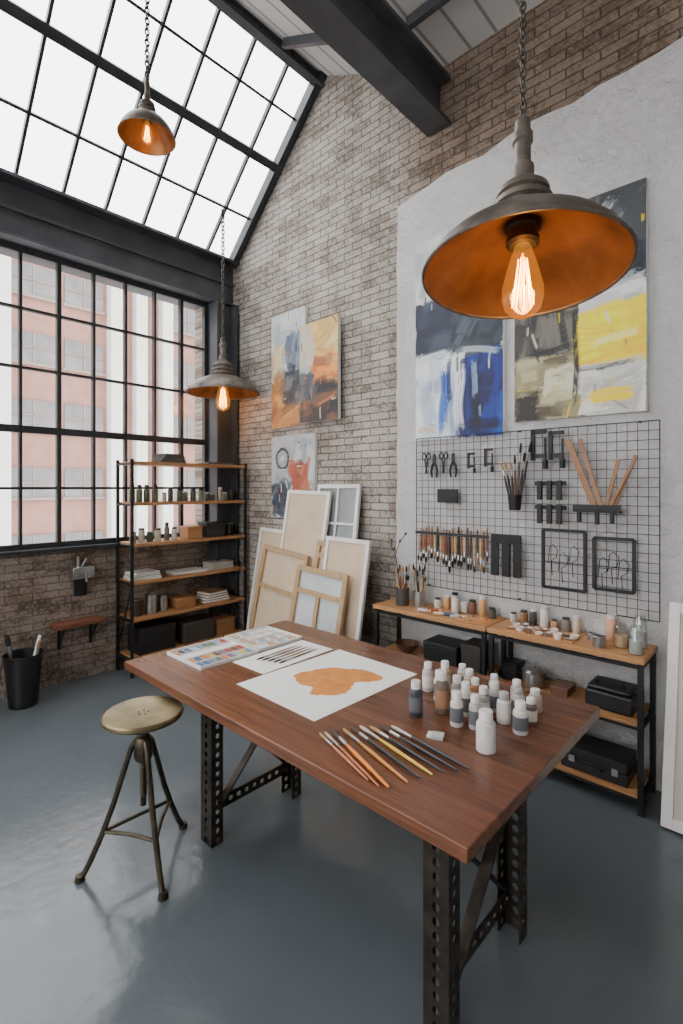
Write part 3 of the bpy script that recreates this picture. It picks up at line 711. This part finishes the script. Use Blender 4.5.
for i,(x,y) in enumerate(((-1.98,3.17),(-1.91,3.18),(-1.84,3.17),(-1.77,3.18),(-1.70,3.17),(-1.63,3.18),(-1.55,3.16),(-1.8,3.11))):
    jar((x,y,zt),.026,.07+.03*(i%3),plain([C(225,220,212),C(205,150,90),C(190,186,180),C(230,228,224),C(120,80,60),C(214,160,110),C(90,86,80),C(222,214,200)][i]),plain([C(40,40,40),C(230,228,224)][i%2]),'small pot of paint on shelf top','paint pots on the shelf top')
MB().box(-.2,.2,-.09,.09,0,.004).build('kraft_paper',M_kraft,loc=(-1.17,3.03,zt),rot=(0,0,.05),label='orange brown paper sheet under paint pots',category='paper')
for i in range(14):
    x=-1.345+(i%7)*.058+.01*(i//7);y=2.985+.07*(i//7)+.008*math.sin(i*2.3)
    c=[C(205,150,90),C(190,190,188),C(120,90,60),C(225,225,220),C(170,120,80)][i%5]
    e=thing('paint_dish',"small round dish of paint on the low shelf",'dish',(x,y,zt+.004),None,'paint dishes on the low shelf')
    hh=1+.8*((i*7)%3)
    MB().shell([(.0005,0),(.018,0),(.024,.012*hh),(.022,.012*hh),(.016,.004),(.0005,.004)],16).build('dish_body',[M_silver,M_white][i%2],parent=e,recalc=False)
    MB().lathe([(0,.004),(.017,.004),(.019,.009*hh),(0,.009*hh)],16).build('paint',plain(c),parent=e)
for i in range(7):
    jar((-1.41+i*.066,3.18+.01*(i%2),zt),.022+.004*(i%2),.06+.022*((i*5)%4),plain([C(200,196,188),C(150,110,80),C(60,58,56),C(220,216,208),C(190,150,110),C(130,128,124),C(210,190,160)][i]),plain([C(60,60,60),C(220,218,212)][(i//2)%2]),'small pot of paint on the wooden bench top','paint pots along the bench wall')
can((-.84,3.0,zt),.035,.06,M_silver,'small silver tin on shelf top')
can((-.9,3.1,zt),.03,.04,M_silver,'low silver tin on shelf top')
def gjar(x,y,r,h,c,label):
    e=thing('glass_jar',label,'jar',(x,y,zt))
    MB().lathe([(0,.004),(r*.9,.004),(r*.9,h*.5),(0,h*.5)],18).build('contents',c,parent=e)
    MB().shell([(.0005,0),(r,0),(r,h*.85),(r*.8,h*.92),(r*.8,h)],20).build('jar_glass',M_jar,parent=e)
gjar(-.75,3.08,.036,.13,plain(C(214,170,130)),'clear glass jar with tan contents on shelf top')
gjar(-.66,3.0,.034,.15,plain(C(190,188,184)),'clear glass jar with grey contents on shelf top')
gjar(-.67,3.14,.034,.18,plain(C(206,206,200)),'tall clear glass jar on shelf top')
jar((-.82,3.17,zt),.03,.15,plain(C(210,160,130)),plain(C(220,216,210)),'peach coloured bottle with pale cap on shelf top')
z=.475
e=thing('cooking_pot','grey metal pot with lid and side handles on shelf','pot',(-1.23,3.07,z))
MB().lathe([(0,0),(.06,0),(.068,.01),(.07,.085),(.074,.09)],28).build('pot_body',M_silver,parent=e)
MB().lathe([(.074,.09),(.06,.104),(.02,.11),(.01,.112),(.014,.125),(0,.127)],28).build('lid',M_silver,parent=e)
for sg in(-1,1): MB().tube([(sg*.068,-.02,.06),(sg*.09,-.015,.062),(sg*.09,.015,.062),(sg*.068,.02,.06)],.004,6).build('handle',M_black,parent=e)
e=thing('tool_bag','black soft tool bag with handle on shelf','bag',(-.79,3.08,z))
MB().box(-.12,.12,-.1,.1,0,.1).box(-.11,.11,-.09,.09,.1,.125).build('bag_body',M_plastic_b,parent=e,bevel=.02)
MB().tube([(-.07,-.05,.12),(-.065,-.06,.155),(0,-.065,.165),(.065,-.06,.155),(.07,-.05,.12)],.006,8).build('handle',M_black,parent=e)
box((-1.06,3.08,z),.1,.14,.05,plain(C(120,90,70)),'small brown cardboard box on shelf','cardboard_box')
box((-1.38,3.1,z),.1,.12,.11,M_plastic_b,'small black box on shelf')
e=thing('bowl','dark brown wooden bowl on low shelf','bowl',(-2.17,3.05,z))
MB().shell([(.0005,.0),(.04,0),(.085,.05),(.09,.07),(.084,.07),(.078,.05),(.036,.008),(.0005,.008)],28).build('bowl_body',M_darkw,parent=e,recalc=False)
box((-1.85,3.08,z),.26,.2,.14,M_plastic_b,'black storage box on low shelf');box((-1.62,3.08,z),.14,.18,.18,plain(C(60,56,52)),'dark storage box on low shelf')
z=.105
e=thing('tool_case','black plastic tool case with handle on bottom shelf','tool case',(-.86,3.07,z))
MB().box(-.17,.17,-.11,.11,0,.06).box(-.165,.165,-.105,.105,.064,.12).box(-.17,.17,-.112,.11,.06,.064).build('case_body',M_plastic_b,parent=e,bevel=.008)
MB().tube([(-.05,-.112,.05),(-.045,-.135,.05),(.045,-.135,.05),(.05,-.112,.05)],.006,8).build('handle',M_black,parent=e)
for sg in(-1,1): MB().box(sg*.11-.015,sg*.11+.015,-.118,-.11,.045,.08).build('latch',M_silver,parent=e)
box((-1.22,3.07,z),.28,.2,.2,M_plastic_b,'dark storage box on bottom shelf')
box((-2.1,3.07,z),.36,.22,.26,plain(C(54,50,48)),'dark storage bin on bottom shelf');box((-1.68,3.07,z),.28,.22,.22,M_plastic_b,'black storage bin on bottom shelf')

# ================================================================= CANVASES LEANING
def canvas(kind,x0,x1,h,by,label,roll=0,lean=9,fw=.035,yaw=0,bar=M_white,face=M_linen,cb=.62,up=True):
    w=x1-x0;a=math.radians(lean)
    th=.03
    nm={'front':'framed_canvas','back':'canvas_back','window':'sash_frame'}[kind]
    e=thing(nm,label,'canvas' if kind!='window' else 'frame',((x0+x1)/2,by,abs(math.sin(math.radians(roll)))*w/2+.001+th*math.sin(a)),(-a,math.radians(roll),math.radians(yaw)))
    mb=MB()
    def fr(m,y0,y1,f): 
        m.box(-w/2,-w/2+f,y0,y1,0,h).box(w/2-f,w/2,y0,y1,0,h).box(-w/2+f,w/2-f,y0,y1,0,f).box(-w/2+f,w/2-f,y0,y1,h-f,h)
    fr(mb,-th,0,fw);mb.build('frame',bar,parent=e,bevel=.002)
    if kind=='front': MB().box(-w/2+fw,w/2-fw,-th*.6,-th*.3,fw,h-fw).build('canvas_face',face,parent=e)
    elif kind=='back':
        MB().box(-w/2+fw,w/2-fw,-.006,-.001,fw,h-fw).build('canvas_face',face,parent=e)
        MB().box(-w/2+fw,w/2-fw,-th*.9,-.008,h*cb-.02,h*cb+.02).build('crossbar',M_pine,parent=e)
        if up: MB().box(-.02,.02,-th*.88,-.009,fw,h*cb-.02).build('upright_bar',M_pine,parent=e)
    else:
        MB().box(-.01,.01,-th*.8,-.006,fw,h-fw).box(-w/2+fw,w/2-fw,-th*.8,-.006,h*.8-.01,h*.8+.01).box(-w/2+fw,w/2-fw,-th*.8,-.006,h*.6-.01,h*.6+.01).build('muntins',bar,parent=e)
        MB().box(-w/2+fw,w/2-fw,-.006,-.003,fw,h-fw).build('pane',face,parent=e)
M_cream=mk('pale_canvas_back',C(208,211,211),C(190,195,197),4,.8)
M_sash=mk('sash_grey',C(150,156,156),C(120,126,126),3,.4)
canvas('window',-3.28,-2.77,1.73,3.02,'white sash frame with grey panes leaning on brick wall',face=M_sash,lean=7.2)
canvas('front',-3.69,-3.12,1.67,2.93,'tall white framed linen canvas leaning on brick wall',roll=1.5)
canvas('front',-4.14,-3.68,1.28,3.02,'beige canvas in pale frame leaning on brick wall',bar=M_white,roll=2,lean=8.5)
canvas('back',-3.92,-3.3,1.10,2.87,'pine stretcher frame with linen leaning in the stack',bar=M_pine,roll=5,fw=.04,cb=.66,up=False)
canvas('back',-3.17,-2.68,1.22,2.87,'linen canvas with pine stretcher bars leaning in the stack',bar=M_pine,roll=3,fw=.04,cb=.9,up=False)
canvas('front',-2.96,-2.49,1.29,2.80,'linen canvas with white border leaning in the stack',bar=M_white,roll=1)
canvas('back',-3.22,-2.64,1.02,2.72,'pine stretcher frame with pale canvas at stack front',bar=M_pine,face=M_cream,roll=3,fw=.045,cb=.8)
canvas('front',-.53,.35,1.1,2.93,'large white framed canvas leaning beside the low shelf',fw=.05,lean=12,face=mk('raw_canvas',C(214,204,190),None,5,.8))

# ================================================================= LEFT WALL BITS
e=thing('waste_bucket','tall black metal bucket holding brushes and rolled paper','bucket',(-4.47,1.16,0))
MB().shell([(.0005,.002),(.1,.002),(.135,.4),(.128,.4),(.094,.01),(.0005,.01)],28).build('bucket_body',M_plastic_b,parent=e,recalc=False)
MB().tube([(.135*math.cos(a*math.pi/14),.135*math.sin(a*math.pi/14),.4) for a in range(28)],.005,6,0,True).build('rim',M_black,parent=e)
MB().tube([(0,-.135,.38),(.03,-.16,.28),(.05,-.15,.2)],.004,6).build('handle',M_black,parent=e)
MB().cyl((0,0,0),(.03,.11,.52),.012,n=12).build('paper_roll',M_paper,loc=(-4.45,1.15,.012),label='rolled white paper sticking out of the bucket',category='paper roll')
brush((-4.47,1.14,.02),(-4.53,1.06,.56),.02,M_darkw,plain(C(40,34,30),.9),'large dark handled brush in the bucket',None,True)
brush((-4.44,1.2,.02),(-4.4,1.25,.5),.012,plain(C(150,60,40)),plain(C(160,130,90),.9),'red handled brush in the bucket',None,True)
e=thing('wall_dispenser','grey metal box fixture with spout mounted on brick wall','wall fixture',(XW,1.66,.9))
MB().box(0,.11,-.09,.09,0,.1).build('box_body',M_silver,parent=e,bevel=.006)
MB().cyl((.05,-.03,.1),(.05,-.03,.19),.012).cyl((.05,.0,.1),(.05,.04,.17),.008).build('valve_stems',M_silver,parent=e)
MB().tube([(.1,0,.05),(.15,0,.05),(.16,0,.02),(.16,0,-.02)],.01,8).build('spout',M_silver,parent=e)
MB().box(0,.04,-.05,.05,-.16,0).build('back_plate',M_black,parent=e,bevel=.004)
e=thing('wall_ledge','small reddish wooden ledge with iron brackets on brick wall','wall shelf',(XW,1.62,.5))
MB().box(0,.16,-.2,.2,0,.04).build('ledge_board',M_redwood,parent=e,bevel=.004)
for y in(-.13,.13): MB().box(0,.012,y-.012,y+.012,-.2,0).bar((.006,y,-.18),(.14,y,-.005),.012,.012).build('bracket',M_black,parent=e)

# ================================================================= TABLE
tx0,tx1,ty0,ty1,tz=-2.72,-.65,1.185,2.34,.75
T=thing('work_table','large walnut plank table on perforated industrial steel legs','table',((tx0+tx1)/2,(ty0+ty1)/2,0))
hx=(tx1-tx0)/2;hy=(ty1-ty0)/2;cx=(tx0+tx1)/2;cy=(ty0+ty1)/2
MB().box(-hx,hx,-hy,hy,tz-.045,tz).build('table_top',M_walnut,parent=T,bevel=.004)
lx=(-2.09-cx,-.82-cx);ly=(1.30-cy,1.87-cy);zt2=tz-.045
for x in lx:
    for k,y in enumerate(ly):
        mb=MB();o=1 if k==0 else -1
        mb.perf((x-.045,y,0),(0,0,zt2-.03),(.09,0,0),(0,.005*o,0),.045,.013)
        for xx in(x-.045,x+.04): mb.perf((xx,y+.005*o,0),(0,0,zt2-.03),(0,.06*o,0),(.005,0,0),.045,.011)
        mb.build('leg',M_leg,parent=T)
    mb=MB()
    mb.box(x-.04,x+.04,ly[0]-.06,ly[1]+.06,zt2-.03,zt2)
    mb.perf((x-.003,ly[0]+.065,.13),(0,ly[1]-ly[0]-.13,0),(0,0,.06),(.006,0,0),.05,.012)
    mb.bar((x+.02,ly[0]+.06,.17),(x+.02,ly[1]-.07,.62),.008,.04,(1,0,0)).bar((x-.02,ly[1]-.06,.17),(x-.02,ly[0]+.07,.62),.008,.04,(1,0,0))
    mb.build('end_brace',M_leg,parent=T)
mb=MB()
for y in(ly[0]+.03,ly[1]-.03): mb.box(lx[0]+.04,lx[1]-.04,y-.015,y+.015,zt2-.06,zt2-.0)
mb.build('apron_rail',M_leg,parent=T)
P=thing('painted_paper','large white paper sheet with a flat orange painted shape','painting paper',(-1.725,1.765,tz+.0005),(0,0,-.02))
MB().box(-.275,.275,-.355,.355,0,.0012).build('paper_sheet',M_paper,parent=P)
bl=[(-1.889,1.685),(-1.87,1.78),(-1.827,1.876),(-1.76,1.92),(-1.70,1.965),(-1.6,1.975),(-1.539,1.957),(-1.55,1.88),(-1.60,1.82),(-1.555,1.736),(-1.56,1.66),(-1.62,1.60),(-1.665,1.577),(-1.70,1.63),(-1.78,1.62),(-1.84,1.65)]
sm=[]
for i in range(len(bl)):
    p0,p1,p2,p3=[Vector(bl[(i+j)%len(bl)]) for j in(-1,0,1,2)]
    for k in range(5):
        t_=k/5;v_=.5*((2*p1)+(-p0+p2)*t_+(2*p0-5*p1+4*p2-p3)*t_*t_+(-p0+3*p1-3*p2+p3)*t_**3)
        v_=v_+Vector((random.uniform(-.006,.006),random.uniform(-.006,.006)));sm.append((v_.x+1.725,v_.y-1.765))
M_or=mk('orange_wash',C(220,146,74),C(202,122,54),14,.8)
MB().prism(sm,'z',.0012,.0018).build('painted_shape',M_or,parent=P)
def tray(x,y,sx,sy,nx_,ny_,rnd,label):
    e=thing('watercolor_tray',label,'paint tray',(x,y,tz))
    mb=MB().box(-sx/2,sx/2,-sy/2,sy/2,0,.008)
    b=.008;hh=.018
    mb.box(-sx/2,-sx/2+b,-sy/2,sy/2,.008,hh).box(sx/2-b,sx/2,-sy/2,sy/2,.008,hh).box(-sx/2+b,sx/2-b,-sy/2,-sy/2+b,.008,hh).box(-sx/2+b,sx/2-b,sy/2-b,sy/2,.008,hh)
    cw=(sx-2*b)/nx_;chh=(sy-2*b)/ny_
    for i in range(1,nx_): xx=-sx/2+b+cw*i;mb.box(xx-.003,xx+.003,-sy/2+b,sy/2-b,.008,.015)
    mb.build('tray_body',M_white,parent=e)
    pal=[C(180,70,60),C(206,130,80),C(220,186,100),C(96,124,96),C(70,104,146),C(84,86,120),C(120,76,62),C(60,64,76),C(164,180,196),C(140,110,140),C(120,146,168),C(56,54,58)]
    pale=[C(226,224,220),C(214,210,202),C(206,214,222),C(226,208,190),C(150,170,190),C(196,160,130)]
    for i in range(nx_):
        for j in range(ny_):
            if not rnd and i==1: continue
            c=plain(random.choice(pale if rnd else pal),.5);px_=-sx/2+b+cw*(i+.5);py_=-sy/2+b+chh*(j+.5)
            if rnd: MB().lathe([(0,.008),(min(cw,chh)*.36,.008),(min(cw,chh)*.36,.012),(0,.012)],14,c=(px_,py_,0)).build('paint_pan',c,parent=e)
            else: MB().box(px_-cw*.34,px_+cw*.34,py_-chh*.34,py_+chh*.34,.008,.014).build('paint_pan',c,parent=e)
tray(-2.47,1.58,.36,.37,4,9,False,'white watercolor tray with rows of coloured paint pans')
tray(-2.48,1.95,.36,.33,4,4,True,'white palette tray with round paint wells')
MB().box(-.13,.13,-.26,.26,0,.002).build('white_cloth',M_paper,loc=(-2.15,1.84,tz),rot=(0,0,.02),label='white paper sheet under fine brushes on table',category='paper')
for i in range(5):
    x=-2.22+i*.033
    brush((x,2.0+.01*i,tz+.0065),(x+.02,1.68+.012*i,tz+.006),.0042,plain([C(190,150,100),C(110,90,76),C(150,110,70)][i%3]),plain(C(60,46,34),.9),'fine paint brush lying on white sheet','fine brushes on the white sheet',True)
fan=[((-1.03,1.234),(-1.37,1.345),C(190,120,84),.006),((-.955,1.245),(-1.345,1.39),C(228,132,46),.0085),((-.985,1.232),(-1.36,1.365),C(190,110,70),.0055),
((-.93,1.31),(-1.325,1.43),C(206,140,66),.007),((-.915,1.355),(-1.315,1.462),C(34,33,34),.0075),((-.895,1.40),(-1.29,1.49),C(222,186,70),.007),((-.875,1.435),(-1.26,1.515),C(30,30,32),.0075),
((-.845,1.475),(-1.235,1.545),C(30,30,34),.008),((-.82,1.51),(-1.2,1.575),C(36,36,40),.007)]
for i,(a,b,c,r) in enumerate(fan):
    zz=tz+r*1.08+.0005
    brush((a[0],a[1],zz),(b[0],b[1],zz),r,plain(c,.3),plain([C(170,140,100),C(80,66,54),C(200,190,170)][i%3],.9),'paint brush with lacquered handle lying on table','brushes fanned on the table',True)
e=thing('eraser','small grey white block eraser on table','eraser',(-1.03,1.63,tz),(0,0,.4))
MB().box(-.03,.03,-.02,.02,0,.012).build('rubber',plain(C(220,220,216)),parent=e,bevel=.003);MB().box(-.012,.032,-.0212,.0212,-.0,.0132).build('sleeve',plain(C(190,190,190)),parent=e,bevel=.001)
bodies={'w':plain(C(216,213,208)),'k':plain(C(62,66,74)),'o':plain(C(176,120,78)),'y':plain(C(196,174,130)),'g':plain(C(160,158,155)),'b':plain(C(110,94,84)),'s':plain(C(190,187,184)),'p':plain(C(196,176,162))}
capw=plain(C(232,230,226),.35);capk=plain(C(70,70,72),.4);capg=plain(C(170,168,164),.4)
lw=plain(C(224,220,212),.6);lk=plain(C(100,102,108),.6);lo_=plain(C(166,124,96),.6)
bt=[(-1.189,1.733,.03,.155,'k',capw,lk),(-1.124,1.831,.031,.19,'b',capw,lo_),(-1.02,1.772,.028,.145,'w',capw,lk),(-.955,1.80,.026,.14,'s',capw,lk),(-.845,1.674,.038,.155,'w',capw,None),
(-.894,1.925,.03,.13,'w',capg,lw),(-.808,1.885,.031,.13,'w',capw,lk),(-1.294,1.985,.028,.14,'s',capw,lw),(-1.23,2.03,.028,.15,'y',capw,lw),(-1.2,1.93,.026,.14,'w',capw,lk),
(-1.11,1.93,.027,.14,'g',capw,lw),(-1.04,1.88,.027,.145,'w',capw,lk),(-.97,1.90,.027,.14,'g',capw,lw),(-1.05,1.98,.027,.13,'o',capw,lw),(-.97,2.0,.028,.13,'s',capw,lk),
(-1.12,2.06,.028,.13,'p',capw,lw),(-1.02,2.1,.026,.12,'w',capw,lo_),(-.88,2.03,.028,.12,'w',capg,lk),(-.81,1.99,.026,.11,'b',capw,lw),(-.93,2.13,.028,.11,'s',capw,lw),(-.84,2.11,.03,.1,'p',capw,None),(-1.19,2.12,.026,.12,'w',capw,lk)]
desc={'w':'white','k':'dark slate','o':'orange brown','y':'ochre','g':'grey','b':'brown','s':'silver grey','p':'pale beige'}
for x,y,r,h,b_,c_,l_ in bt:
    bottle((x,y,tz),r*.92,h*.93,bodies[b_],c_,l_,desc[b_]+' paint bottle with pale cap on table','paint bottles on the table')

# ================================================================= STOOL
S=thing('round_stool','round brass topped industrial stool with tripod legs beside table','stool',(-2.2,1.045,0))
MB().lathe([(0,.655),(.16,.655),(.172,.66),(.176,.668),(.174,.678),(.166,.684),(.155,.683),(.09,.679),(0,.678)],48).build('seat',M_brass,parent=S)
mb=MB()
for a in range(5): mb.lathe([(0,.6785),(.006,.6785),(.006,.6795),(0,.6795)],10,c=(.022*math.cos(a*1.257),.022*math.sin(a*1.257),0))
mb.build('seat_rivet',M_stool,parent=S)
mb=MB().cyl((0,0,.26),(0,0,.655),.013)
for k in range(34): mb.lathe([(.0135,.3+k*.009),(.0165,.3035+k*.009),(.0135,.307+k*.009)],14)
mb.lathe([(.05,.655),(.05,.645),(.03,.64),(.02,.62)],20);mb.build('screw_post',M_stool,parent=S)
MB().lathe([(.014,.46),(.034,.465),(.04,.48),(.04,.555),(.03,.57),(.014,.575)],20).build('hub',M_stool,parent=S)
fa=[248,352,108]
for a in fa:
    a=math.radians(a);c,s_=math.cos(a),math.sin(a)
    prof=[(.03,.555),(.05,.53),(.085,.42),(.125,.29),(.17,.17),(.215,.07),(.24,.024),(.255,.012)]
    MB().tube([(r*c,r*s_,z) for r,z in prof],.0125,10).cyl((.255*c,.255*s_,0),(.255*c,.255*s_,.024),.022,.018,14).build('leg',M_stool,parent=S)
pts3=[(.165*math.cos(math.radians(a)),.165*math.sin(math.radians(a)),.185) for a in fa]
for i in range(3):
    p=Vector(pts3[i]);q_=Vector(pts3[(i+1)%3]);m_=(p+q_)/2;m_=Vector((m_.x*.92,m_.y*.92,m_.z+.004))
    MB().tube([p,p.lerp(m_,.5),m_,m_.lerp(q_,.5),q_],.008,8).build('foot_rail',M_stool,parent=S)

# ================================================================= LIGHT / WORLD / CAMERA
w=bpy.data.worlds.new('World');bpy.context.scene.world=w;w.use_nodes=True
bg=w.node_tree.nodes['Background'];bg.inputs[0].default_value=(.985,.992,1,1);bg.inputs[1].default_value=6.8

cam=bpy.data.cameras.new('Camera');co=bpy.data.objects.new('Camera',cam);COL.objects.link(co)
co.location=(0,0,1.7);co.rotation_euler=(math.pi/2,0,math.radians(42.93))
cam.sensor_width=36;cam.lens=499/1024*36;cam.shift_y=-25/1024;cam.clip_start=.05;cam.clip_end=200
bpy.context.scene.camera=co
